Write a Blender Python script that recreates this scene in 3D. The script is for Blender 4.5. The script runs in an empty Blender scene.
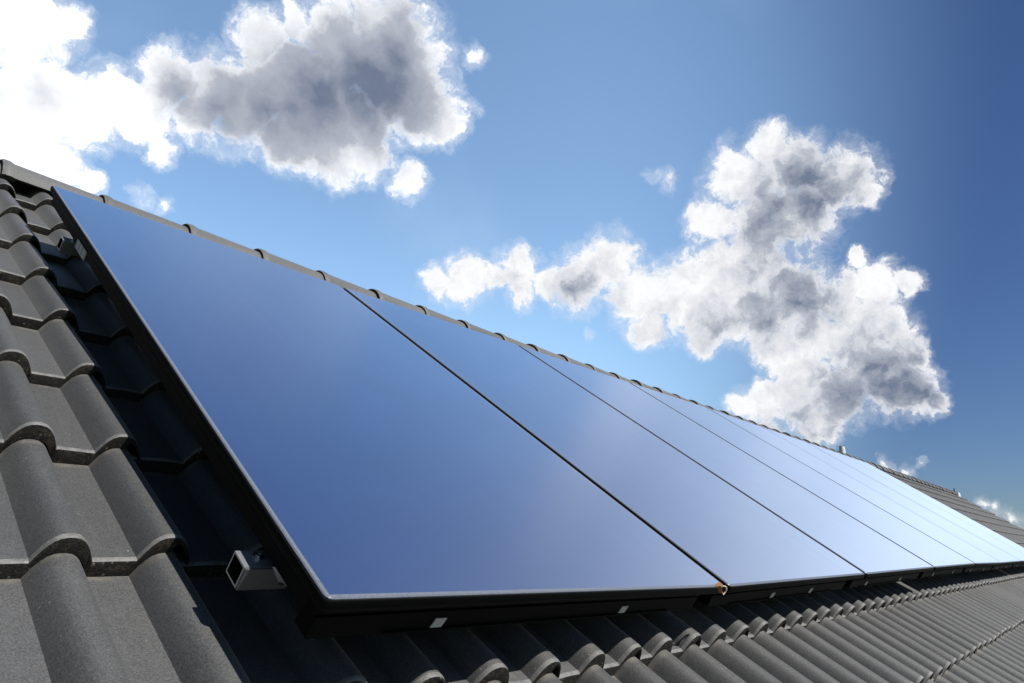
import bpy, bmesh, math, random
import numpy as np
from mathutils import Vector, Matrix

random.seed(7)
rng = np.random.default_rng(11)
sc = bpy.context.scene
COL = sc.collection
D = bpy.data
rad = math.radians

# ------------------------------------------------------------------ roof frame
# u runs along the ridge, v up the slope, n out of the roof; origin at the near
# lower glass corner of the first panel.
PITCH = rad(35.70613)
CP, SP = math.cos(PITCH), math.sin(PITCH)
BASE_Z = 5.2
TO_WORLD = np.array([[1, 0, 0], [0, CP, -SP], [0, SP, CP]])
def W(p):
    p = np.asarray(p, float)
    q = p @ TO_WORLD.T
    q[..., 2] += BASE_Z
    return q
def wv(u, v, n):
    return Vector(W((u, v, n)))

# ------------------------------------------------------------------ camera
cam_data = D.cameras.new("camera")
cam = D.objects.new("camera", cam_data)
COL.objects.link(cam)
sc.camera = cam
RC = np.array([[0.6510450368783509, -0.6163557434549438, 0.4429965659755955],
               [0.22227952287222247, -0.40322691088752727, -0.887693568776861],
               [0.7257631663757564, 0.6763975575400949, -0.12551561849439485]])
cx_, cy_, cz_ = (TO_WORLD @ RC[i] for i in range(3))
m = Matrix(((cx_[0], -cy_[0], -cz_[0], 0), (cx_[1], -cy_[1], -cz_[1], 0), (cx_[2], -cy_[2], -cz_[2], 0), (0, 0, 0, 1)))
m.translation = wv(-0.53660301, -0.59159147, 0.50134337)
cam.matrix_world = m
cam_data.sensor_width = 36.0
cam_data.lens = 36.0 * 695.263 / 1024.0
cam_data.clip_start = 0.02
cam_data.clip_end = 5000

# ------------------------------------------------------------------ sun, sky, exposure
SUN_ROOF = np.array([0.16, -0.13, 1.0])
SUN = TO_WORLD @ (SUN_ROOF / np.linalg.norm(SUN_ROOF))
SUN_EL = math.asin(SUN[2])
SUN_ROT = math.atan2(SUN[0], SUN[1])
sl = D.lights.new("sun", 'SUN')
sl.energy = 5.0
sl.angle = rad(0.53)
sl.color = (1.0, 0.968, 0.915)
so = D.objects.new("sun", sl)
COL.objects.link(so)
so.rotation_euler = Vector(SUN).to_track_quat('Z', 'Y').to_euler()
so.location = (0, 0, 30)

sc.view_settings.view_transform = 'Standard'
sc.view_settings.look = 'None'
sc.view_settings.exposure = 0.0
sc.view_settings.gamma = 1.0
sc.view_settings.use_curve_mapping = False
sc.render.engine = 'CYCLES'
sc.cycles.use_denoising = True
sc.cycles.max_bounces = 6
sc.cycles.use_adaptive_sampling = True
sc.cycles.adaptive_threshold = 0.01

class NT:
    """small helper to wire node trees"""
    def __init__(self, tree):
        self.t = tree
        self.L = tree.links
    def n(self, typ, **kw):
        nd = self.t.nodes.new(typ)
        for k, v in kw.items():
            setattr(nd, k, v)
        return nd
    def put(self, sock, val):
        if isinstance(val, bpy.types.NodeSocket):
            self.L.new(val, sock)
        elif val is not None:
            sock.default_value = val
    def math(self, op, a, b=None, c=None, clamp=False):
        nd = self.n('ShaderNodeMath', operation=op, use_clamp=clamp)
        for i, x in enumerate((a, b, c)):
            if x is not None:
                self.put(nd.inputs[i], x)
        return nd.outputs[0]
    def vmath(self, op, a, b=None, scale=None):
        nd = self.n('ShaderNodeVectorMath', operation=op)
        self.put(nd.inputs[0], a)
        if b is not None:
            self.put(nd.inputs[1], b)
        if scale is not None:
            self.put(nd.inputs['Scale'], scale)
        return nd.outputs['Value'] if op in ('DOT_PRODUCT', 'DISTANCE', 'LENGTH') else nd.outputs['Vector']
    def rng(self, v, a, b, c=0.0, d=1.0, smooth=False):
        nd = self.n('ShaderNodeMapRange', interpolation_type='SMOOTHSTEP' if smooth else 'LINEAR')
        nd.clamp = True
        self.put(nd.inputs[0], v)
        for i, x in enumerate((a, b, c, d)):
            self.put(nd.inputs[i + 1], x)
        return nd.outputs[0]
    def mix(self, f, a, b, blend='MIX'):
        nd = self.n('ShaderNodeMix', data_type='RGBA', blend_type=blend)
        self.put(nd.inputs[0], f)
        self.put(nd.inputs[6], a if isinstance(a, bpy.types.NodeSocket) else (*a, 1))
        self.put(nd.inputs[7], b if isinstance(b, bpy.types.NodeSocket) else (*b, 1))
        return nd.outputs[2]
    def noise(self, vec, scale, detail=6.0, rough=0.55, lac=2.0, dist=0.0, out=0):
        nd = self.n('ShaderNodeTexNoise')
        self.put(nd.inputs['Vector'], vec)
        nd.inputs['Scale'].default_value = scale
        nd.inputs['Detail'].default_value = detail
        nd.inputs['Roughness'].default_value = rough
        nd.inputs['Lacunarity'].default_value = lac
        nd.inputs['Distortion'].default_value = dist
        return nd.outputs[out]

def azel(az, el):
    a, e = rad(az), rad(el)
    return Vector((math.cos(e) * math.cos(a), math.cos(e) * math.sin(a), math.sin(e)))

# cumulus clouds of the sky: (azimuth, elevation, angular radius) in degrees
LEFT = [(81.6, 33.7, 3.46), (78.4, 35.2, 1.4), (79.9, 30.5, 3.02), (80.6, 26.9, 3.48), (77.4, 29.5, 3.03), (74.3, 31.1, 2.65), (77.9, 25.8, 2.55), (74.8, 25.3, 1.02), (70.8, 28.8, 1.33), (70.8, 33.8, 2.47), (67.3, 33.7, 2.97), (64.1, 38.1, 2.29), (63.0, 34.8, 3.49), (61.4, 31.4, 2.31), (57.6, 38.9, 3.64), (57.2, 34.7, 4.22), (53.1, 40.5, 3.95), (51.0, 37.5, 3.95), (48.6, 35.2, 2.72), (46.9, 33.9, 1.68), (56.8, 31.0, 2.55), (53.7, 31.1, 2.13), (50.3, 29.8, 1.64), (65.0, 32.4, 2.51), (60.0, 32.6, 3.05), (54.8, 33.3, 3.28), (60.5, 36.5, 3.23), (68.2, 32.1, 2.3), (61.7, 39.8, 1.35), (72.3, 30.4, 2.21), (71.9, 32.3, 1.55), (58.4, 35.4, 5.31), (64.8, 33.3, 3.61), (52.2, 37.4, 4.67), (59.9, 31.8, 2.63), (55.7, 33.4, 3.71)]
LEFT_SMALL = [(44.5, 39.4, 0.88), (44.8, 35.7, 0.83), (71.2, 25.1, 1.07), (69.6, 25.0, 0.62)]
RIGHT = [(17.8, 30.7, 1.85), (20.6, 29.7, 1.76), (19.9, 28.5, 3.09), (15.9, 28.5, 2.83), (12.6, 27.3, 2.61), (10.9, 26.0, 1.35), (18.7, 25.2, 3.68), (22.8, 25.7, 2.28), (16.4, 25.2, 3.31), (19.9, 22.2, 3.0), (17.5, 18.9, 3.38), (21.4, 19.4, 3.35), (25.4, 19.9, 3.6), (29.1, 20.2, 3.04), (31.7, 23.6, 2.41), (34.8, 21.8, 2.77), (40.1, 22.9, 2.12), (39.9, 21.3, 1.64), (44.5, 22.0, 2.29), (47.3, 22.0, 1.62), (28.8, 18.0, 1.92), (24.3, 17.7, 2.18), (12.2, 21.3, 0.9), (11.4, 19.1, 2.06), (9.2, 18.9, 1.13), (12.3, 16.3, 2.91), (10.3, 14.2, 1.61), (12.6, 13.0, 3.18), (10.6, 11.3, 2.41), (8.6, 10.3, 0.97), (14.9, 11.4, 2.83), (17.7, 11.3, 2.62), (20.3, 11.3, 1.94), (19.1, 15.6, 1.79), (22.3, 11.2, 1.06), (16.5, 9.3, 1.86), (20.2, 8.8, 1.78), (14.9, 15.9, 2.14), (16.6, 13.3, 1.88), (13.8, 15.0, 2.26), (24.9, 16.1, 1.25), (42.1, 22.4, 1.47), (37.1, 22.0, 1.63), (33.7, 23.4, 1.62), (19.7, 16.9, 1.8), (22.7, 21.9, 2.76), (25.2, 21.8, 2.03), (14.0, 18.1, 2.12), (12.7, 19.3, 1.53), (16.0, 16.4, 2.17), (18.1, 14.4, 2.21)]
RIGHT_SMALL = [(26.4, 29.5, 0.99), (27.8, 30.1, 0.61), (33.7, 17.4, 0.57), (12.5, 6.1, 0.74), (11.3, 5.8, 0.59), (10.4, 6.0, 0.33), (7.3, 3.1, 0.49), (6.6, 2.8, 0.54), (5.5, 2.2, 0.76)]
GREY_LEFT = [(69.9, 33.1, 1.85, 0.6), (66.7, 32.6, 2.46, 0.7), (62.8, 33.2, 2.97, 0.8), (58.6, 35.2, 3.95, 0.9), (54.2, 36.5, 3.65, 1.0), (52.0, 38.5, 3.18, 0.8), (55.8, 39.1, 3.39, 0.55), (50.3, 35.4, 2.25, 0.5), (63.1, 36.2, 1.38, 0.4), (51.7, 41.2, 2.11, 0.5), (54.1, 36.3, 1.75, 0.6), (78.9, 30.2, 1.3, 0.3), (60.2, 34.0, 4.44, 0.75), (52.7, 36.2, 4.42, 0.85), (65.8, 33.1, 3.03, 0.65)]
GREY_RIGHT = [(15.2, 27.6, 2.54, 0.9), (13.1, 26.5, 1.66, 0.7), (17.7, 26.6, 2.47, 0.7), (18.1, 23.8, 2.79, 0.7), (20.7, 21.7, 2.12, 0.4), (16.8, 18.7, 2.63, 0.9), (19.6, 17.8, 2.25, 0.7), (23.1, 17.6, 2.01, 0.5), (35.3, 21.0, 1.8, 0.6), (31.9, 20.6, 1.46, 0.3), (28.0, 18.4, 1.43, 0.3), (12.3, 12.8, 2.75, 0.8), (10.5, 11.5, 2.28, 0.9), (13.9, 11.3, 2.23, 0.7), (9.1, 10.6, 1.31, 0.6), (12.1, 15.9, 1.66, 0.3), (17.9, 9.4, 2.9, 0.5), (20.2, 8.4, 2.22, 0.5), (40.4, 21.7, 1.15, 0.3), (11.3, 11.7, 2.84, 1.0), (14.2, 11.4, 2.66, 0.9), (9.4, 10.9, 1.71, 0.9), (14.3, 26.0, 2.81, 0.8)]
SKY_TINT_A = (0.42, 0.54, 0.76)
SKY_TINT_C = (0.34, 0.38, 0.42)
SKY_TINT_B = (2.36, 2.48, 2.36)
CLOUD_MID = (0.56, 0.59, 0.66)
CLOUD_DARK = (0.17, 0.21, 0.30)
FILL_BANK_AT, FILL_BANK_R = (-10, 38), 72
BESIDE_N = (-84.5, -10.0)
ABOVE_N = (-139.4, 46.8)
FILL_BANK_LIT, FILL_BANK_DIM = (0.50, 0.58, 0.70), (0.25, 0.33, 0.46)
SPLIT_A, SPLIT_B = (48.9, 25.5), (37.0, 32.4)
# great circle that parts the two cloud groups
SPLIT = azel(*SPLIT_A).cross(azel(*SPLIT_B))
if SPLIT.dot(azel(70, 36)) < 0:
    SPLIT = -SPLIT

world = D.worlds.new("World")
sc.world = world
world.use_nodes = True
world.node_tree.nodes.clear()
w = NT(world.node_tree)
geo = w.n('ShaderNodeTexCoord')
dirv = geo.outputs['Generated']
sky = w.n('ShaderNodeTexSky', sky_type='NISHITA', sun_disc=False)
sky.sun_elevation = SUN_EL
sky.sun_rotation = SUN_ROT
sky.air_density = 1.0
sky.dust_density = 0.3
sky.ozone_density = 2.0
SKY_STRENGTH = 0.1
sep = w.n('ShaderNodeSeparateXYZ')
w.L.new(dirv, sep.inputs[0])
# deep clean blue towards the right, paler and milkier towards the left clouds
toY = w.vmath('DOT_PRODUCT', dirv, tuple(azel(60, 30)))
f_side = w.rng(toY, 0.62, 0.94, 0, 1, True)
tint = w.mix(f_side, SKY_TINT_A, SKY_TINT_B)
behind = w.rng(w.vmath('DOT_PRODUCT', dirv, tuple(azel(172, 12))), 0.14, 0.50, 0, 1, True)  # unseen sky behind and left of the view, dimmed to deepen shadows
tint = w.mix(behind, tint, SKY_TINT_C)
clear = w.mix(1.0, sky.outputs[0], tint, 'MULTIPLY')
thin = w.noise(dirv, 3.2, 5, 0.5)
veil = w.math('MULTIPLY', w.rng(thin, 0.45, 0.75, 0, 0.22, True), w.rng(toY, 0.6, 0.95, 0.0, 1.0, True))
clear = w.mix(veil, clear, tuple(c / SKY_STRENGTH for c in (0.62, 0.80, 1.0)))

warp = w.vmath('SCALE', w.vmath('SUBTRACT', w.noise(dirv, 26, 4, 0.62, out=1), (0.5, 0.5, 0.5)), scale=0.040)
wp = w.vmath('ADD', dirv, warp)
def field(blobs, vec, inner=0.35, outer=1.3):
    acc = None
    for b in blobs:
        r = rad(b[2])
        d = w.vmath('DISTANCE', vec, tuple(azel(b[0], b[1])))
        v = w.rng(d, outer * r, inner * r, 0.0, b[3] if len(b) > 3 else 1.0)
        acc = v if acc is None else w.math('MAXIMUM', acc, v)
    return acc
fb = w.noise(wp, 15, 10, 0.62)
fb_hi = w.noise(w.vmath('ADD', wp, tuple(azel(75, 60) * 0.012)), 15, 7, 0.62)
fluff = w.math('SUBTRACT', w.noise(wp, 60, 8, 0.68), 0.5)
relief = w.math('SUBTRACT', fb_hi, fb)          # bright on the side turned to the light
fbc = w.math('SUBTRACT', fb, 0.5)

def clouds(big, small, grey, soft, greyk, relk, white):
    body = field(big, wp, 0.22, 1.38)
    dens = w.math('MAXIMUM', body, w.math('MULTIPLY', field(small, wp, 0.1, 1.6), 0.52))
    around = w.rng(dens, 0.02, 0.25)
    dens = w.math('MULTIPLY_ADD', fbc, 1.15, dens)
    dens = w.math('MULTIPLY_ADD', fluff, 0.50, dens)
    alpha = w.math('MULTIPLY', w.rng(dens, 0.28, 0.28 + soft, 0, 1, True), around)
    wisps = w.math('MULTIPLY', w.rng(dens, 0.02, 0.5, 0, 0.28, True), around)
    alpha = w.math('MAXIMUM', alpha, wisps)
    depth = w.rng(w.math('MULTIPLY_ADD', fbc, 0.5, body), 0.36, 0.80, 0, 1, True)
    g = field(grey, w.vmath('ADD', dirv, w.vmath('SCALE', warp, scale=1.1)), 0.0, 1.75)
    g = w.math('MULTIPLY', g, w.math('MULTIPLY_ADD', depth, 0.9, 0.1))
    g = w.math('MULTIPLY', g, w.math('MULTIPLY_ADD', fbc, 0.8 * relk, 1.0))
    g = w.math('MULTIPLY_ADD', relief, w.math('MULTIPLY_ADD', depth, -1.3 * relk, -0.6 * relk), g)
    g = w.math('MULTIPLY_ADD', fluff, -0.30 * relk, g)
    g = w.math('MULTIPLY', g, greyk, clamp=True)
    c1 = w.mix(w.rng(g, 0.0, 0.52), white, CLOUD_MID)
    c2 = w.mix(w.rng(g, 0.40, 1.0), c1, CLOUD_DARK)
    c2 = w.vmath('SCALE', c2, scale=w.math('MULTIPLY_ADD', fluff, 0.30, 1.0))
    return alpha, c2

aL, cL = clouds(LEFT, LEFT_SMALL, GREY_LEFT, 0.44, 1.25, 0.26, (1.18, 1.19, 1.21))
aR, cR = clouds(RIGHT, RIGHT_SMALL, GREY_RIGHT, 0.38, 1.12, 0.9, (0.98, 0.985, 1.0))
def bg(colr, strength):
    b = w.n('ShaderNodeBackground')
    w.put(b.inputs[0], colr)
    b.inputs[1].default_value = strength
    return b.outputs[0]
def mixsh(f, a, b):
    x = w.n('ShaderNodeMixShader')
    w.put(x.inputs[0], f); w.L.new(a, x.inputs[1]); w.L.new(b, x.inputs[2])
    return x.outputs[0]
skyb = bg(clear, SKY_STRENGTH)
left_sky = mixsh(aL, skyb, bg(cL, 1.0))
right_sky = mixsh(aR, skyb, bg(cR, 1.0))
inL = w.math('GREATER_THAN', w.vmath('DOT_PRODUCT', dirv, tuple(azel(65, 33))), math.cos(rad(34)))
inR = w.math('GREATER_THAN', w.vmath('DOT_PRODUCT', dirv, tuple(azel(20, 15))), math.cos(rad(26)))
sideL = w.math('GREATER_THAN', w.vmath('DOT_PRODUCT', dirv, tuple(SPLIT)), 0.0)
cloudy = mixsh(sideL, right_sky, left_sky)
near = w.math('MAXIMUM', inL, inR)
# unseen veil and cloud, added right of the view to brighten panel reflections
beside = w.vmath('DOT_PRODUCT', dirv, tuple(azel(*BESIDE_N)))
above = w.vmath('DOT_PRODUCT', dirv, tuple(azel(*ABOVE_N)))
sunward = w.vmath('DOT_PRODUCT', dirv, tuple(azel(-72, 0)))
over = w.math('MULTIPLY', w.rng(above, 0.0, 0.10, 0, 1, True), w.rng(sunward, -0.05, 0.20, 0, 1, True))
edge = w.math('MAXIMUM', w.rng(beside, 0.0, 0.07, 0, 1, True), over)
toB = w.vmath('DOT_PRODUCT', dirv, tuple(azel(*FILL_BANK_AT)))
fill_bank_a = w.math('MULTIPLY', edge, w.rng(toB, math.cos(rad(FILL_BANK_R)), math.cos(rad(FILL_BANK_R - 40)), 0, 1, True))
fill_bank_a = w.math('MULTIPLY', fill_bank_a, w.rng(w.noise(dirv, 4.0, 6, 0.55), 0.3, 0.6, 0.6, 1.0))
fill_bank_c = w.mix(w.rng(w.noise(dirv, 7.5, 6, 0.6), 0.35, 0.65), FILL_BANK_LIT, FILL_BANK_DIM)
fill_bank = mixsh(fill_bank_a, skyb, bg(fill_bank_c, 1.0))
farB = w.math('GREATER_THAN', toB, math.cos(rad(FILL_BANK_R)))
outw = w.n('ShaderNodeOutputWorld')
w.L.new(mixsh(near, mixsh(farB, skyb, fill_bank), cloudy), outw.inputs[0])

# ------------------------------------------------------------------ materials
def mat(name):
    mt = D.materials.new(name)
    mt.use_nodes = True
    nt = NT(mt.node_tree)
    return mt, nt, mt.node_tree.nodes['Principled BSDF']

def simple(name, color, rough=0.5, metal=0.0, bump=0.0, scale=200, vary=0.15, spec=0.5):
    mt, t, b = mat(name)
    b.inputs['Specular IOR Level'].default_value = spec
    tc = t.n('ShaderNodeTexCoord').outputs['Object']
    nz = t.noise(tc, scale, 5, 0.6)
    k = t.rng(nz, 0.3, 0.7, 1 - vary, 1 + vary)
    c = t.vmath('SCALE', tuple(color), scale=k)
    t.L.new(c, b.inputs['Base Color'])
    b.inputs['Roughness'].default_value = rough
    b.inputs['Metallic'].default_value = metal
    if bump:
        bp = t.n('ShaderNodeBump')
        bp.inputs['Strength'].default_value = bump
        bp.inputs['Distance'].default_value = 0.002
        t.L.new(nz, bp.inputs['Height'])
        t.L.new(bp.outputs[0], b.inputs['Normal'])
    return mt

def tile_material(name, base, kind):
    """concrete tile: kind 0 coated top, 1 raw broken-looking edge, 2 worn rounded rim"""
    mt, t, b = mat(name)
    tc = t.n('ShaderNodeTexCoord').outputs['Object']
    at = t.n('ShaderNodeAttribute', attribute_name='tile_rand').outputs['Fac']
    big = t.noise(tc, 4.0, 4, 0.6)
    mid = t.noise(tc, 45, 5, 0.65)
    fine = t.noise(tc, 420, 3, 0.7)
    grain = t.noise(tc, 900, 2, 0.6)
    lum = t.math('MULTIPLY', t.rng(at, 0, 1, 0.76, 1.24), t.rng(big, 0.3, 0.7, 0.88, 1.12))
    lum = t.math('MULTIPLY', lum, t.rng(mid, 0.3, 0.7, 0.9, 1.1))
    lum = t.math('MULTIPLY', lum, t.rng(fine, 0.3, 0.70, 0.45, 1.65))
    lum = t.math('MULTIPLY', lum, t.rng(t.noise(tc, 170, 4, 0.7), 0.3, 0.7, 0.72, 1.30))
    c = t.vmath('SCALE', tuple(base), scale=lum)
    c = t.mix(t.rng(t.noise(tc, 14, 5, 0.6), 0.56, 0.78, 0, 0.25), c, (base[0] * 1.16, base[1] * 1.0, base[2] * 0.84))
    # light sand grains and lichen specks
    v = t.n('ShaderNodeTexVoronoi', feature='F1')
    t.put(v.inputs['Vector'], tc)
    v.inputs['Scale'].default_value = 150
    gate = t.math('GREATER_THAN', t.n('ShaderNodeSeparateColor').outputs[0], 0.5)
    sepc = [x for x in t.t.nodes if x.bl_idname == 'ShaderNodeSeparateColor'][-1]
    t.L.new(v.outputs['Color'], sepc.inputs[0])
    gate.node.inputs[1].default_value = 0.95 if kind == 0 else 0.8
    size = t.math('MULTIPLY', sepc.outputs[1], 0.26 if kind == 0 else 0.36)
    spot = t.math('MULTIPLY', gate, t.math('LESS_THAN', v.outputs['Distance'], size))
    c = t.mix(t.math('MULTIPLY', spot, 0.6), c, (0.30, 0.27, 0.23))
    if kind == 2:
        c = t.mix(t.rng(t.noise(tc, 60, 5, 0.7), 0.38, 0.62, 0.15, 0.85), c, (0.17, 0.165, 0.155))
    if kind == 1:
        c = t.mix(t.rng(t.noise(tc, 70, 4, 0.7), 0.52, 0.7, 0.0, 0.5), c, (0.16, 0.12, 0.07))
    if kind == 0:
        # sand and dust washed down against the lip of the tile above, thin streaks below it
        sv = t.n('ShaderNodeAttribute', attribute_name='tile_s').outputs['Fac']
        lap = t.math('MULTIPLY', t.rng(sv, COURSE_M - 0.016, COURSE_M - 0.003, 0, 1, True), t.rng(t.noise(tc, 38, 5, 0.7), 0.36, 0.62))
        c = t.mix(t.math('MULTIPLY', lap, 0.65), c, (0.15, 0.13, 0.10))
        rain = t.n('ShaderNodeMapping'); t.L.new(tc, rain.inputs[0])
        rain.inputs['Rotation'].default_value = (-PITCH, 0, 0)
        rain.inputs['Scale'].default_value = (70, 5, 20)
        st = t.rng(t.noise(rain.outputs[0], 1.0, 4, 0.6), 0.50, 0.72, 0, 0.30)
        c = t.mix(st, c, (0.075, 0.073, 0.066))
        moss = t.rng(t.noise(tc, 9, 7, 0.72), 0.63, 0.72, 0, 0.45)
        c = t.mix(moss, c, (0.10, 0.095, 0.075))
    t.L.new(c, b.inputs['Base Color'])
    b.inputs['Roughness'].default_value = (0.52, 0.9, 0.55)[kind]
    t.L.new(t.rng(mid, 0.3, 0.7, *((0.40, 0.52), (0.85, 0.95), (0.5, 0.6))[kind]), b.inputs['Roughness'])
    b.inputs['Specular IOR Level'].default_value = (0.06, 0.1, 0.08)[kind]
    if kind != 1:
        b.inputs['Sheen Weight'].default_value = 0.25          # fine dust
        b.inputs['Sheen Roughness'].default_value = 0.28
    h = t.math('ADD', t.math('MULTIPLY', fine, (0.7, 2.2, 0.8)[kind]), t.math('MULTIPLY', grain, 0.25))
    h = t.math('ADD', h, t.math('MULTIPLY', mid, (0.5, 1.0, 0.6)[kind]))
    bp = t.n('ShaderNodeBump')
    bp.inputs['Strength'].default_value = (0.42, 1.0, 0.5)[kind]
    bp.inputs['Distance'].default_value = 0.0012
    t.L.new(h, bp.inputs['Height'])
    t.L.new(bp.outputs[0], b.inputs['Normal'])
    if kind != 1:
        # broad mineral sheen of the coated granules, strong only at a flat angle
        gl = t.n('ShaderNodeBsdfAnisotropic', distribution='GGX')
        k = TILE_GLOSS
        t.L.new(t.vmath('SCALE', (k, k, k * 0.985), scale=t.rng(fine, 0.3, 0.7, 0.7, 1.3)), gl.inputs['Color'])
        gl.inputs['Roughness'].default_value = TILE_GLOSS_ROUGH
        t.L.new(bp.outputs[0], gl.inputs['Normal'])
        ad = t.n('ShaderNodeAddShader')
        t.L.new(b.outputs[0], ad.inputs[0])
        t.L.new(gl.outputs[0], ad.inputs[1])
        t.L.new(ad.outputs[0], t.t.nodes['Material Output'].inputs['Surface'])
    return mt

COURSE_M = 0.322
TILE_GLOSS, TILE_GLOSS_ROUGH = 0.105, 0.74
TILE_BASE = (0.036, 0.036, 0.0362)
M_TILE = tile_material("tile_coat", TILE_BASE, 0)
M_EDGE = tile_material("tile_raw_edge", (0.034, 0.033, 0.031), 1)
M_WORN = tile_material("tile_worn_rim", (0.066, 0.065, 0.064), 2)
M_RIDGE = tile_material("ridge_coat", (0.07, 0.069, 0.066), 0)
M_FRAME = simple("black_anodised_frame", (0.0025, 0.0025, 0.0027), 0.55, 0.0, 0.15, 300, 0.3, 0.08)
M_RUBBER = simple("black_gasket", (0.004, 0.004, 0.004), 0.6, 0.0, 0.1, 400, 0.3, 0.15)
M_ALU = simple("brushed_aluminium", (0.72, 0.74, 0.78), 0.33, 0.8, 0.1, 500, 0.1)
M_ALU_DULL = simple("dull_aluminium", (0.17, 0.175, 0.18), 0.5, 0.5, 0.1, 500, 0.1)
M_STEEL = simple("screw_steel", (0.5, 0.5, 0.5), 0.3, 1.0)
M_CLIP = simple("light_grey_clip", (0.55, 0.55, 0.53), 0.5)
M_WHITE = simple("white_plastic", (0.72, 0.72, 0.70), 0.5)
M_DECK = simple("roof_underlay", (0.02, 0.02, 0.02), 0.9)
M_RENDER = simple("pale_render", (0.62, 0.60, 0.55), 0.85, 0, 0.3, 60)
M_WOOD = simple("brown_barge_wood", (0.10, 0.07, 0.05), 0.6)
M_LEAF = simple("dry_leaf", (0.33, 0.13, 0.035), 0.65)
M_LEAF_PALE = simple("dry_leaf_pale", (0.70, 0.58, 0.42), 0.6)
M_PANE = simple("window_pane", (0.03, 0.035, 0.04), 0.08)

def glass_material():
    mt, t, b = mat("absorber_under_solar_glass")
    tc = t.n('ShaderNodeTexCoord').outputs['Object']
    nz = t.noise(tc, 6, 4, 0.55)
    dust_glare = t.noise(tc, 260, 4, 0.7)
    c = t.mix(t.rng(nz, 0.3, 0.7), GLASS_A, GLASS_B)
    t.L.new(c, b.inputs['Base Color'])
    b.inputs['Roughness'].default_value = GLASS_ROUGH
    b.inputs['IOR'].default_value = 1.6
    # the absorber sheet behind the glass: rolled metal, its grain running up the slope
    gl = t.n('ShaderNodeBsdfAnisotropic', distribution='GGX')
    gl.inputs['Color'].default_value = (*ABSORBER, 1)
    gl.inputs['Roughness'].default_value = ABS_ROUGH
    gl.inputs['Anisotropy'].default_value = ABS_ANISO
    tg = t.n('ShaderNodeCombineXYZ')
    for i_, q in enumerate((math.cos(ABS_TURN), math.sin(ABS_TURN) * CP, math.sin(ABS_TURN) * SP)):
        tg.inputs[i_].default_value = q
    t.L.new(tg.outputs[0], gl.inputs['Tangent'])
    ad = t.n('ShaderNodeAddShader')
    t.L.new(b.outputs[0], ad.inputs[0])
    t.L.new(gl.outputs[0], ad.inputs[1])
    dust_glare = t.n('ShaderNodeBsdfSheen', distribution='MICROFIBER')      # dust film; tint overdriven in blue to put in the panels' grazing glare
    mp = t.n('ShaderNodeMapping')
    t.L.new(tc, mp.inputs[0])
    mp.inputs['Rotation'].default_value = (-PITCH, 0, 0)
    mp.inputs['Scale'].default_value = (26, 1.6, 1)
    streak = t.rng(t.noise(mp.outputs[0], 1.0, 5, 0.65), 0.34, 0.70, 0.97, 1.04)
    film = t.rng(t.noise(tc, 3.2, 6, 0.65), 0.30, 0.72, 0.95, 1.06)
    t.L.new(t.vmath('SCALE', DUST_GLARE, scale=t.math('MULTIPLY', streak, film)), dust_glare.inputs['Color'])
    dust_glare.inputs['Roughness'].default_value = 0.30
    ad2 = t.n('ShaderNodeAddShader')
    t.L.new(ad.outputs[0], ad2.inputs[0])
    t.L.new(dust_glare.outputs[0], ad2.inputs[1])
    t.L.new(ad2.outputs[0], t.t.nodes['Material Output'].inputs['Surface'])
    return mt
GLASS_A, GLASS_B = (0.001, 0.018, 0.095), (0.002, 0.020, 0.103)
DUST_GLARE = (0.90, 1.38, 1.95)
GLASS_ROUGH = 0.30
ABSORBER, ABS_ROUGH, ABS_ANISO = (0.141, 0.153, 0.162), 0.650, -0.56
ABS_TURN = rad(18)
M_GLASS = glass_material()
M_BORDER = simple("glass_rim", (0.15, 0.165, 0.20), 0.3, 0.0, 0.1, 300, 0.25)

# ------------------------------------------------------------------ object helpers
def link(name, me, mats=(), parent=None, smooth=None):
    for mm in mats:
        me.materials.append(mm)
    if smooth is not None:
        me.polygons.foreach_set('use_smooth', [True] * len(me.polygons))
        me.set_sharp_from_angle(angle=rad(smooth))
    o = D.objects.new(name, me)
    COL.objects.link(o)
    if parent is not None:
        o.parent = parent
        pm = Matrix.Identity(4)
        q = parent
        while q is not None:
            pm = Matrix.Translation(q.location) @ pm
            q = q.parent
        me.transform(pm.inverted())          # the mesh is authored in world coordinates
    return o

def thing(name, label, cat, loc, group=None):
    o = D.objects.new(name, None)
    o.empty_display_size = 0.1
    COL.objects.link(o)
    o.location = loc
    o['label'] = label
    o['category'] = cat
    if group:
        o['group'] = group
    return o

def mesh_of(verts, faces, name="mesh"):
    me = D.meshes.new(name)
    me.from_pydata([tuple(v) for v in verts], [], faces)
    me.validate()
    me.update()
    return me

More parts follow.
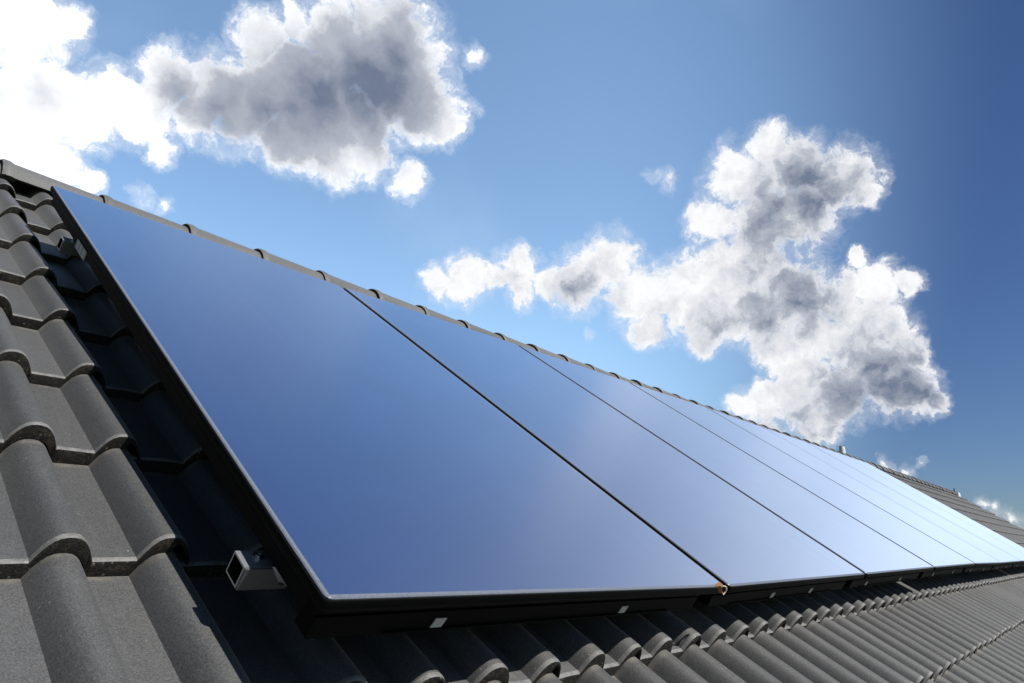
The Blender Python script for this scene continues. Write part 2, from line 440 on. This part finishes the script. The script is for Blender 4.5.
class Geo:
    """collects faces in roof coordinates (u, v, n)"""
    def __init__(self):
        self.v, self.f, self.mi = [], [], []
    def add(self, verts, faces, mi=0):
        k = len(self.v)
        self.v += [tuple(x) for x in verts]
        self.f += [tuple(i + k for i in fc) for fc in faces]
        self.mi += [mi] * len(faces)
    def box(self, a, b, mi=0):
        (x0, y0, z0), (x1, y1, z1) = a, b
        vs = [(x0, y0, z0), (x1, y0, z0), (x1, y1, z0), (x0, y1, z0), (x0, y0, z1), (x1, y0, z1), (x1, y1, z1), (x0, y1, z1)]
        self.add(vs, [(0, 3, 2, 1), (4, 5, 6, 7), (0, 1, 5, 4), (1, 2, 6, 5), (2, 3, 7, 6), (3, 0, 4, 7)], mi)
    def loops(self, loops, close_bottom=True, close_top=True, mi=0):
        """skin between successive closed loops of equal length"""
        n = len(loops[0])
        vs = [p for lp in loops for p in lp]
        fs = []
        for i in range(len(loops) - 1):
            for j in range(n):
                k = (j + 1) % n
                fs.append((i * n + j, i * n + k, (i + 1) * n + k, (i + 1) * n + j))
        if close_bottom:
            fs.append(tuple(reversed(range(n))))
        if close_top:
            fs.append(tuple(range((len(loops) - 1) * n, len(loops) * n)))
        self.add(vs, fs, mi)
    def build(self, name, mats, parent=None, smooth=None, warp=None, world=False):
        P = np.array(self.v, float)
        if warp is not None:
            P = warp(P)
        me = mesh_of(P if world else W(P), self.f, name)
        if len(mats) > 1:
            me.polygons.foreach_set('material_index', self.mi)
        return link(name, me, mats, parent, smooth)

def rrect(u0, u1, v0, v1, r, n, seg=5):
    pts = []
    for (cu, cv, a0) in ((u1 - r, v0 + r, -90), (u1 - r, v1 - r, 0), (u0 + r, v1 - r, 90), (u0 + r, v0 + r, 180)):
        for i in range(seg + 1):
            a = rad(a0 + 90 * i / seg)
            pts.append((cu + r * math.cos(a), cv + r * math.sin(a), n))
    return pts

# ------------------------------------------------------------------ ground
def ground():
    g = Geo()
    s = 900
    g.add([(-s, -s, 0), (s, -s, 0), (s, s, 0), (-s, s, 0)], [(0, 1, 2, 3)])
    mt, t, b = mat("meadow_ground")
    tc = t.n('ShaderNodeTexCoord').outputs['Object']
    c = t.mix(t.rng(t.noise(tc, 0.06, 6, 0.6), 0.35, 0.65), (0.045, 0.085, 0.025), (0.10, 0.11, 0.05))
    c = t.mix(t.rng(t.noise(tc, 3.0, 6, 0.65), 0.3, 0.7, 0, 0.5), c, (0.06, 0.075, 0.03))
    t.L.new(c, b.inputs['Base Color'])
    b.inputs['Roughness'].default_value = 0.95
    o = g.build("ground", [mt], world=True)
    o['kind'] = 'structure'
ground()

# ------------------------------------------------------------------ the house
N_TROUGH = -0.215       # trough surface just below each lip
T_TILE = 0.028
COURSE = 0.322
V_LIP0 = 0.031
ROLL = 0.1439
ROLL_U0 = -0.170        # a roll's centre line
ROLL_H = 0.042
V_RIDGE, N_RIDGE = 2.88, -0.127
U_LEFT, U_END = -2.3, 20.35
V_EAVE = V_LIP0 - 4 * COURSE

house = thing("house", "gabled house with dark grey concrete roof tiles and rounded ridge caps under the solar panels", "house",
              (7.5, W((0, V_RIDGE, N_RIDGE))[1], 0))
ridge_w = W((0, V_RIDGE, N_RIDGE))          # a point on the ridge caps' top line
RY, RZ = ridge_w[1], ridge_w[2]

def roll_profile(x):
    """height of the tile surface over its trough, x measured from a roll's centre"""
    x = np.abs(((x + ROLL / 2) % ROLL) - ROLL / 2)
    a = np.clip(x / 0.0405, 0, 1)
    return ROLL_H * (1 - a ** 2.6) ** 1.05

def tile_field():
    hw = 0.0405
    xs_core = hw * np.array([-1, -0.97, -0.93, -0.88, -0.82, -0.74, -0.63, -0.48, -0.30, -0.10, 0.10, 0.30, 0.48, 0.63, 0.74, 0.82, 0.88, 0.93, 0.97, 1])
    h = ROLL / 2
    # two rolls per tile, centred on -h and +h; the right side lap ends on the flank of the second roll
    xs = np.concatenate([[-3 * h + hw - 0.036, -2 * h - 0.008, -2 * h + 0.010], xs_core - h, [-0.010, 0.010], xs_core + h])
    nx = len(xs)
    L_EXP = COURSE
    rows = [(0.425, 0), (0.30, 0), (0.16, 0), (0.05, 0), (0.010, 0), (0.0045, 1), (0.0015, 2), (0.0, 3)]
    V, F, MI, RA, SS = [], [], [], [], []
    base = 0
    ntile_u0 = math.floor((U_LEFT - (ROLL_U0 + ROLL / 2)) / (2 * ROLL))
    ntile_u1 = math.floor((U_END - (ROLL_U0 + ROLL / 2)) / (2 * ROLL))
    nrow = int(round((V_RIDGE - V_EAVE) / COURSE)) + 1
    prof = roll_profile(xs - h)
    prof[0] = -0.005
    for r in range(nrow):
        vl = V_EAVE + r * COURSE
        if vl > V_RIDGE - 0.1:
            continue
        for c in range(ntile_u0, ntile_u1 + 1):
            uc = ROLL_U0 + ROLL / 2 + 2 * ROLL * c
            uc += 0.028 if c >= 1 else 0.004 + 0.008 * max(vl, 0)
            j_n, j_v, j_r, j_t = rng.normal(0, 0.0011), rng.normal(0, 0.0016), rng.normal(0, 0.0025), rng.normal(0, 0.004)
            rv = rng.random()
            pts = []
            for (s, k) in rows:
                drop = (0, 0.0006, 0.0024, 0.0070)[k]
                n = N_TROUGH + T_TILE * (1 - s / L_EXP) + prof - drop + j_n + j_t * (xs / 0.3) * (1 - s / 0.4)
                v = np.minimum(vl + s, V_RIDGE - 0.015) + j_v + j_r * xs / 0.3
                if k == 3:
                    v = v - 0.0
                v = v - 0.047 * np.clip((uc + xs) / 0.5, 0, 1)
                pts.append(np.stack([uc + xs, np.broadcast_to(v, xs.shape), n], 1))
            # front face lower edge: rests on the tile below
            lo = pts[-1].copy()
            fall = np.full(nx, T_TILE - 0.0070 + 0.0025) + rng.normal(0, 0.0007, nx)
            q = (xs - h) / hw                                      # open side lap under the right half of the second roll
            bite = np.clip((q - 0.12) / 0.2, 0, 1) * np.clip((0.985 - q) / 0.08, 0, 1)
            fall = fall * (1 - 0.82 * bite)
            lo[:, 2] -= fall
            lo[:, 1] += 0.002
            pts.append(lo)
            back = lo.copy()
            back[:, 1] += 0.045
            pts.append(back)
            # free right edge of the tile, a strip dropping to the neighbour
            P = np.concatenate(pts)
            nr = len(pts)
            V.append(P)
            idx = (np.arange(nr * nx).reshape(nr, nx) + base)
            a, b_, c_, d_ = idx[:-1, :-1].ravel(), idx[:-1, 1:].ravel(), idx[1:, 1:].ravel(), idx[1:, :-1].ravel()
            F.append(np.stack([a, d_, c_, b_], 1))
            mi = np.repeat(np.array([0, 0, 0, 0, 2, 2, 1, 1, 1]), nx - 1)
            MI.append(mi)
            RA.append(np.full(len(P), rv))
            SS.append(np.repeat([q[0] for q in rows] + [0.0, 0.0], nx))
            base += len(P)
            # right edge thickness
            e = P.reshape(nr, nx, 3)[:8, -1, :]
            e2 = e.copy(); e2[:, 2] -= 0.014; e2[:, 0] -= 0.001
            V.append(np.concatenate([e, e2]))
            ne = len(e)
            i0 = np.arange(ne - 1) + base
            F.append(np.stack([i0, i0 + 1, i0 + 1 + ne, i0 + ne], 1))
            MI.append(np.full(ne - 1, 1))
            RA.append(np.full(2 * ne, rv))
            SS.append(np.zeros(2 * ne))
            base += 2 * ne
    V = W(np.concatenate(V)); F = np.concatenate(F); MI = np.concatenate(MI); RA = np.concatenate(RA)
    me = D.meshes.new("roof_tiles")
    me.vertices.add(len(V)); me.vertices.foreach_set('co', V.ravel())
    me.loops.add(F.size); me.loops.foreach_set('vertex_index', F.ravel().astype(np.int32))
    me.polygons.add(len(F)); me.polygons.foreach_set('loop_start', np.arange(0, F.size, 4, dtype=np.int32))
    me.polygons.foreach_set('material_index', MI.astype(np.int32))
    at = me.attributes.new('tile_rand', 'FLOAT', 'POINT')
    at.data.foreach_set('value', RA.astype(np.float32))
    at = me.attributes.new('tile_s', 'FLOAT', 'POINT')
    at.data.foreach_set('value', np.concatenate(SS).astype(np.float32))
    me.update(calc_edges=True)
    me.validate()
    return link("roof_tiles", me, [M_TILE, M_EDGE, M_WORN], house, 42)
tiles = tile_field()

def roof_body():
    # dark sarking deck under the tiles, both slopes
    g = Geo()
    z_off = N_TROUGH - 0.035
    top = W((0, V_RIDGE - 0.02, z_off)); eav = W((0, V_EAVE + 0.02, z_off))
    th = 0.06
    y1, z1 = RY, top[2] + (RY - top[1]) * math.tan(PITCH)
    y0, z0 = eav[1], eav[2]
    ub, ue = U_LEFT + 0.02, U_END - 0.02
    for s in (1, -1):
        yy0 = y0 if s == 1 else 2 * RY - y0
        yy1 = y1 - 0.004 if s == 1 else y1 + 0.004
        vs = [(ub, yy0, z0), (ue, yy0, z0), (ue, yy1, z1), (ub, yy1, z1), (ub, yy0, z0 - th), (ue, yy0, z0 - th), (ue, yy1, z1 - th), (ub, yy1, z1 - th)]
        g.add(vs, [(0, 1, 2, 3), (7, 6, 5, 4), (0, 4, 5, 1), (1, 5, 6, 2), (2, 6, 7, 3), (3, 7, 4, 0)])
    g.build("roof_deck", [M_DECK], house, world=True)
    # tiles of the far slope: a stepped sheet of the same courses
    g = Geo()
    n_c = 14
    for r in range(n_c):
        v0 = V_EAVE + r * COURSE
        if v0 > V_RIDGE - 0.1:
            break
        us = np.arange(U_LEFT, U_END, 0.0367)
        rowpts = []
        for s, dn in ((0.0, -0.02), (0.0, 0.0), (COURSE + 0.01, -0.022)):
            v = min(v0 + s, V_RIDGE - 0.02)
            P = np.stack([us, us * 0 + v, us * 0 + N_TROUGH + T_TILE + dn + roll_profile(us - ROLL_U0)], 1)
            Wp = W(P); Wp[:, 1] = 2 * RY - Wp[:, 1]
            rowpts.append(Wp)
        k = len(us)
        g.add(np.concatenate(rowpts), [(i * k + j, i * k + j + 1, (i + 1) * k + j + 1, (i + 1) * k + j) for i in range(2) for j in range(k - 1)])
    g.build("far_slope_tiles", [M_TILE], house, world=True)
    # walls
    g = Geo()
    yw0, yw1 = y0 + 0.5, 2 * RY - y0 - 0.5
    x0, x1 = U_LEFT + 0.35, U_END - 0.30
    zt = z0 + 0.5 * math.tan(PITCH) - th - 0.02
    zr = z1 - th - 0.04
    vs = []
    for x in (x0, x1):
        vs += [(x, yw0, 0), (x, yw1, 0), (x, yw1, zt), (x, RY, zr), (x, yw0, zt)]
    g.add(vs, [(0, 4, 3, 2, 1), (5, 6, 7, 8, 9), (0, 5, 9, 4), (1, 2, 7, 6)])
    g.build("wall", [M_RENDER], house, world=True)
    # gutter along the near eave
    g = Geo()
    prof = [(math.cos(rad(a)) * 0.065, math.sin(rad(a)) * 0.065) for a in range(180, 361, 20)]
    prof += [(math.cos(rad(a)) * 0.060, math.sin(rad(a)) * 0.060) for a in range(360, 179, -20)]
    gy, gz = y0 - 0.06, z0 - 0.02
    g.loops([[(x, gy + a, gz + b) for a, b in prof] for x in (ub, ue)])
    g.build("gutter", [M_ALU_DULL], house, 30, world=True)
    # barge boards at both gable ends
    g = Geo()
    for x in (U_LEFT - 0.012, U_END + 0.015):
        for s in (1, -1):
            yy0 = y0 if s == 1 else 2 * RY - y0
            d = 0.003 * s
            a = [(x, yy0, z0 + 0.035), (x, RY - d, z1 + 0.035), (x, RY - d, z1 - 0.15), (x, yy0, z0 - 0.15)]
            b = [(x + 0.022, p[1], p[2]) for p in a]
            g.loops([a, b] if s == 1 else [b, a])
            g.build("barge_board", [M_WOOD], house, world=True)
            g = Geo()
roof_body()

def ridge():
    root = D.objects.new("ridge", None)
    COL.objects.link(root)
    root.parent = house
    root.empty_display_size = 0.1
    ang = [rad(a) for a in range(-4, 185, 12)]
    step = 0.3725
    u0 = -0.012
    k0 = math.floor((U_LEFT - u0) / step)
    ncap = int((U_END - u0) / step)
    first = None
    for k in range(k0, ncap + 1):
        ua = u0 + k * step
        ln = step + 0.05
        # each cap's near end overlaps its neighbour like a bell
        st = [(0.0, 0.0015), (0.006, 0.006), (0.030, 0.006), (0.045, 0.0), (ln - 0.06, -0.010), (ln, -0.012)]
        dz, dy, tw = rng.normal(0, 0.0015), rng.normal(0, 0.002), rng.normal(0, 0.004)
        outer, inner = [], []
        for s, dr in st:
            R1 = 0.110 + dr
            lp = []
            for a in ang:
                yy = math.cos(a) * R1 * 1.12
                zz = math.sin(a) ** 1.0 * R1 if math.sin(a) > 0 else math.sin(a) * R1
                # slightly flattened crown
                lp.append((ua + s, RY + yy + dy + tw * s, RZ - 0.113 + zz + dz))
            outer.append(lp)
            R2 = R1 - 0.014
            inner.append([(ua + s, RY + math.cos(a) * R2 * 1.12 + dy, RZ - 0.113 + math.sin(a) * R2 + dz) for a in ang])
        vs = [p for lp in outer for p in lp] + [p for lp in inner for p in lp]
        n = len(ang); m_ = len(st); off = n * m_
        fs, mi = [], []
        for i in range(m_ - 1):
            for j in range(n - 1):
                fs.append((i * n + j, (i + 1) * n + j, (i + 1) * n + j + 1, i * n + j + 1)); mi.append(0 if i else 2)
                fs.append((off + i * n + j, off + i * n + j + 1, off + (i + 1) * n + j + 1, off + (i + 1) * n + j)); mi.append(1)
        for j in range(n - 1):
            fs.append((j, j + 1, off + j + 1, off + j)); mi.append(1)
            q = (m_ - 1) * n
            fs.append((q + j, off + q + j, off + q + j + 1, q + j + 1)); mi.append(1)
        for i in range(m_ - 1):
            fs.append((i * n, off + i * n, off + (i + 1) * n, (i + 1) * n)); mi.append(1)
            q = n - 1
            fs.append((i * n + q, (i + 1) * n + q, off + (i + 1) * n + q, off + i * n + q)); mi.append(1)
        me = mesh_of(vs, fs, "ridge_cap")
        me.polygons.foreach_set('material_index', mi)
        at = me.attributes.new('tile_rand', 'FLOAT', 'POINT')
        at.data.foreach_set('value', [rng.random()] * len(me.vertices))
        link("ridge_cap", me, [M_RIDGE, M_EDGE, M_WORN], root, 40)
    # dark ridge batten and closure strip below the caps
    g = Geo()
    g.box((U_LEFT + 0.02, RY - 0.05, RZ - 0.26), (U_END - 0.02, RY + 0.05, RZ - 0.135))
    g.build("ridge_batten", [M_DECK], root, world=True)
ridge()

def roof_fittings():
    # white vent pipe standing just behind the ridge
    cx, cy = 11.68, RY + 0.15
    g = Geo()
    seg = 20
    circ = lambda r, z: [(cx + r * math.cos(2 * math.pi * i / seg), cy + r * math.sin(2 * math.pi * i / seg), z) for i in range(seg)]
    zb = RZ - 0.65
    zt = RZ + VENT_H
    g.loops([circ(0.062, zb), circ(0.062, RZ - 0.03), circ(0.054, RZ + 0.02), circ(0.047, zt - 0.02), circ(0.043, zt)])
    o = g.build("vent_pipe", [M_WHITE], house, 30, world=True)
    g = Geo()
    g.loops([circ(0.040, zt + 0.001), circ(0.042, zt + 0.004), circ(0.030, zt + 0.010), circ(0.01, zt + 0.013)])
    c = g.build("vent_cap", [M_DECK], None, 30, world=True)
    c.parent = o
    c.matrix_parent_inverse = Matrix.Translation(o.parent.location).inverted()
    # pale end cap and short lightning rod where the ridge meets the far gable
    g = Geo()
    x = U_END + 0.02
    pts = [(RY - 0.13, RZ - 0.22), (RY + 0.13, RZ - 0.22), (RY + 0.12, RZ - 0.04), (RY, RZ + 0.02), (RY - 0.12, RZ - 0.04)]
    g.loops([[(x - 0.28, a, b) for a, b in pts], [(x + 0.02, a, b) for a, b in pts]])
    g.build("ridge_end_cap", [M_WHITE], house, world=True)
    g = Geo()
    rod = lambda r, z: [(x + 0.05 + r * math.cos(2 * math.pi * i / 8), RY + r * math.sin(2 * math.pi * i / 8), z) for i in range(8)]
    g.loops([rod(0.014, RZ - 0.5), rod(0.014, RZ + 0.03), rod(0.008, RZ + 0.10)])
    g.build("lightning_rod", [M_FRAME], house, 40, world=True)
VENT_H = 0.18
roof_fittings()

# ------------------------------------------------------------------ mounting rails
RAIL2_V, RAIL2_U, RAIL2_N = 1.66, 0.006, -0.0585
def rail(label, v0, u_start, n_top):
    d, h = 0.038, 0.034
    o = thing("mounting_rail", label, "mounting rail", wv(u_start, v0, n_top - h), "mounting rails under the panels")
    g = Geo()
    t = 0.0025
    u1 = 9.66
    def ring(u_top, u_bot, a):
        # open box profile, its near end cut on a slant
        q = [(v0 + a, n_top - a), (v0 + d - a, n_top - a), (v0 + d - a, n_top - h + a), (v0 + a, n_top - h + a)]
        return [((u_top if i < 2 else u_bot), y, z) for i, (y, z) in enumerate(q)]
    oa, ia = ring(u_start, u_start, 0), ring(u_start, u_start, t)
    ob, ib = ring(u1, u1, 0), ring(u1, u1, t)
    vs = oa + ia + ob + ib
    fs = []
    for i in range(4):
        k = (i + 1) % 4
        fs += [(i, i + 8, k + 8, k), (i, k, 4 + k, 4 + i), (8 + i, 12 + i, 12 + k, 8 + k)]
    g.add(vs, fs)
    g.add(vs, [(4 + i, 4 + (i + 1) % 4, 12 + (i + 1) % 4, 12 + i) for i in range(4)], 1)  # inner faces painted black to stand for the shade inside the hollow
    g.build("rail_profile", [M_ALU, M_FRAME], o)
    # dull slanted shoe on the down-slope side
    g = Geo()
    y = v0 - 0.0035
    us, zt, zb = u_start, n_top - 0.001, n_top - h - 0.001
    a = [(us + 0.001, y, zt), (us + 0.043, y, zt), (us + 0.064, y, zb + 0.007), (us + 0.074, y, zb + 0.006), (us + 0.078, y, zb), (us + 0.001, y, zb)]
    b = [(p[0], y + 0.003, p[2]) for p in a]
    g.loops([b, a])
    g.build("end_shoe", [M_ALU_DULL], o)
    # clamp screw
    g = Geo()
    c0, c1 = us + 0.030, v0 + 0.024
    hx = lambda r, n, k=6, ph=0.3: [(c0 + r * math.cos(2 * math.pi * i / k + ph), c1 + r * math.sin(2 * math.pi * i / k + ph), n) for i in range(k)]
    g.loops([hx(0.0085, n_top + 0.0004, 12), hx(0.0085, n_top + 0.0018, 12), hx(0.0055, n_top + 0.002, 12), hx(0.0055, n_top + 0.0042, 12), hx(0.0030, n_top + 0.0045, 12), hx(0.0026, n_top + 0.003, 12)])
    g.build("screw", [M_STEEL], o, 30)
    # feet down to the tiles
    for i in range(9):
        uf = 0.55 + i * 1.05
        g = Geo()
        g.box((uf, v0 + 0.004, N_TROUGH + 0.012), (uf + 0.04, v0 + d - 0.004, n_top - h - 0.0005))
        g.build("rail_foot", [M_ALU_DULL], o)
rail("lower aluminium mounting rail, its open end with a screw near the bottom panel corner", 0.158, -0.012, -0.0585)
rail("upper aluminium mounting rail, its shiny end poking out near the panel's top left corner", RAIL2_V, RAIL2_U, RAIL2_N)

# ------------------------------------------------------------------ solar panels
PW, PH = 1.2042, 2.1
SEAM = [(0.0025, 0.0201, 0.0118, 0.0013), (-0.0037, -0.0256, -0.0171, -0.0109), (0.0027, -0.0062, -0.0099, -0.0050),
        (-0.0003, 0.0044, 0.0007, -0.0026), (0.0, 0.0065, 0.0083, 0.0056), (-0.0006, 0.0, 0.0027, 0.002),
        (0.0001, 0.0, 0.0076, 0.002), (0, 0, 0.004, 0.001), (0, 0, 0, 0)]
HALF_GAP = [0.004, 0.0135, 0.0135, 0.0135, 0.0135, 0.0055, 0.0135, 0.0045, 0.004]
LABELS = [
    "deep blue solar panel nearest the camera, with a white sticker on its side edge",
    "second solar panel from the near end, mid blue, right after the first black joint",
    "third solar panel from the near end, light blue, between the second and third black joints",
    "fourth solar panel from the near end, very pale blue, before the fourth black joint",
    "fifth solar panel from the near end, whitish, before the first faint grey seam",
    "sixth solar panel from the near end, whitish, just past the first faint grey seam",
    "seventh solar panel from the near end, white with glare, before the last faint seam",
    "farthest solar panel of the row, white with glare, ending against bare roof tiles",
]
CLIPS = [(0.270, 0.822), (0.465, 0.80), (0.25, 0.80), (0.30, 0.85), (0.25, 0.80), (0.25, 0.80), (0.30, 0.85), (0.30, 0.85)]

def panel(k):
    ua, ub = k * PW + HALF_GAP[k], (k + 1) * PW - HALF_GAP[k + 1]
    A, B = SEAM[k], SEAM[k + 1]
    def warp(P):
        P = P.copy()
        s = np.clip((P[:, 0] - k * PW) / PW, 0, 1)
        t = np.clip(P[:, 1] / PH, 0, 1)
        du = (A[0] * (1 - t) + A[1] * t) * (1 - s) + (B[0] * (1 - t) + B[1] * t) * s
        dn = (A[2] * (1 - t) + A[3] * t) * (1 - s) + (B[2] * (1 - t) + B[3] * t) * s
        P[:, 0] += du
        P[:, 2] += dn
        return P
    c = warp(np.array([[(ua + ub) / 2, 0.05, -0.09]]))[0]
    o = thing("solar_panel", LABELS[k], "solar panel", wv(*c), "flush row of solar panels on the roof")
    def grid_rr(u0, u1, v0, v1, r, n):
        return rrect(u0, u1, v0, v1, r, n)
    # frame: lip round the glass, then a recessed tray
    g = Geo()
    L0 = lambda e, r, n: grid_rr(ua - e, ub + e, -e, PH + e, r, n)
    e = 0.002
    ins, insf = 0.012, 0.036
    def tray(d, r, n):
        return rrect(ua + ins + d, ub - ins - d, insf + d, PH - ins - d, r, n)
    g.loops([tray(0.05, 0.01, -0.058), tray(0.004, 0.012, -0.058), tray(0, 0.012, -0.054), tray(0, 0.012, -0.034),
             L0(-0.008, 0.009, -0.028), L0(-0.003, 0.011, -0.023), L0(e - 0.001, 0.012, -0.018), L0(e, 0.012, -0.014), L0(e, 0.012, -0.005), L0(e - 0.0008, 0.0115, -0.0035), L0(-0.0012, 0.0115, -0.0033), L0(-0.0025, 0.0115, -0.012), L0(-0.03, 0.01, -0.014)], True, True)
    g.build("frame", [M_FRAME], o, 35, warp)
    # glass rim, then the absorber area
    g = Geo()
    rim = 0.008
    g.loops([L0(-0.001, 0.0115, -0.0032), L0(-0.001, 0.0115, -0.0016), L0(-0.0026, 0.011, 0.0), L0(-rim, 0.006, 0.0)], False, False)
    g.build("glass_rim", [M_BORDER], o, 35, warp)
    g = Geo()
    n_u, n_v = 6, 10
    uu = np.linspace(ua + rim, ub - rim, n_u + 1); vv = np.linspace(rim, PH - rim, n_v + 1)
    vs = [(x, y, 0.0) for y in vv for x in uu]
    g.add(vs, [(j * (n_u + 1) + i, j * (n_u + 1) + i + 1, (j + 1) * (n_u + 1) + i + 1, (j + 1) * (n_u + 1) + i) for j in range(n_v) for i in range(n_u)])
    g.build("glass", [M_GLASS], o, 40, warp)
    # slotted channel along the foot of the panel and its pale clips
    g = Geo()
    g.box((ua + 0.030, insf, -0.092), (ub - 0.030, insf + 0.035, -0.0586))
    g.box((ua + 0.16, insf - 0.004, -0.0915), (ub - 0.16, insf - 0.0003, -0.0890))
    g.build("foot_channel", [M_FRAME], o, None, warp)
    for x in CLIPS[k]:
        g = Geo()
        u = k * PW + x
        a = [(u - 0.014, 0.0335, -0.0868), (u + 0.010, 0.0335, -0.0868), (u + 0.014, 0.0335, -0.0705), (u - 0.010, 0.0335, -0.0705)]
        g.loops([[(p[0], insf - 0.0006, p[2]) for p in a], a])
        g.build("clip", [M_CLIP], o, None, warp)
    if k == 0:
        g = Geo()
        us = ua + ins - 0.0006
        a = [(us, 1.50, -0.064), (us, 1.63, -0.064), (us, 1.63, -0.038), (us, 1.50, -0.038)]
        g.loops([a, [(p[0] - 0.0006, p[1], p[2]) for p in a]])
        s = g.build("sticker", [STICKER], o, None, warp)
        s['label'] = "small white printed sticker on the panel's side"
    return o

def sticker_material():
    mt, t, b = mat("printed_sticker")
    tc = t.n('ShaderNodeTexCoord').outputs['Object']
    mp = t.n('ShaderNodeMapping'); t.L.new(tc, mp.inputs[0])
    mp.inputs['Rotation'].default_value = (-PITCH, 0, 0)
    sp = t.n('ShaderNodeSeparateXYZ'); t.L.new(mp.outputs[0], sp.inputs[0])
    line = t.math('GREATER_THAN', t.math('FRACT', t.math('MULTIPLY', sp.outputs[1], 26.0)), 0.82)
    c = t.mix(t.math('MULTIPLY', line, 0.7), (0.62, 0.62, 0.60), (0.1, 0.1, 0.1))
    t.L.new(c, b.inputs['Base Color'])
    return mt
STICKER = sticker_material()
for k in range(8):
    panel(k)

# ------------------------------------------------------------------ scrap of dry leaf at the first joint
def leaf():
    o = thing("dry_leaf", "orange brown dry leaf with a pale curled tip, caught under the first panel joint", "leaf", wv(1.135, -0.012, -0.02))
    g = Geo()
    top, bot = [], []
    n_s = 12
    for i in range(n_s + 1):
        t = i / n_s
        wd = 0.0062 * math.sin(math.pi * min(1, t * 0.92 + 0.06)) + 0.0008
        u = 1.106 + 0.034 * t
        n = -0.012 + LEAF_DN - 0.006 * t + 0.007 * math.sin(t * 5)
        v = -0.006 - 0.010 * t
        top.append(((u + 0.004 * t, v + 0.002, n + wd), (u, v - 0.004, n), (u - 0.003, v + 0.001, n - wd)))
    P = [p for row in top for p in row]
    Q = [(p[0], p[1] + 0.0007, p[2]) for p in P]
    fs = []
    for i in range(n_s):
        for j in range(2):
            a = i * 3 + j
            fs.append((a, a + 3, a + 4, a + 1))
            fs.append(tuple(len(P) + q for q in (a, a + 1, a + 4, a + 3)))
    g.add(P + Q, fs)
    g.build("leaf_blade", [M_LEAF], o, 50)
    g = Geo()
    loops = []
    for i in range(15):
        t = i / 14
        a = rad(110 - 165 * t)
        c = (1.128 + 0.015 * math.cos(a) * 1.3 + 0.006, -0.014 - 0.004 * t, -0.019 + LEAF_DN + 0.012 * math.sin(a))
        r = 0.0019 * (1 - 0.6 * abs(t - 0.5))
        loops.append([(c[0] + r * math.cos(q) * math.cos(a), c[1] + r * math.sin(q), c[2] + r * math.cos(q) * math.sin(a)) for q in [2 * math.pi * z / 6 for z in range(6)]])
    g.loops(loops)
    g.build("curled_tip", [M_LEAF_PALE], o, 60)
LEAF_DN = 0.004
leaf()
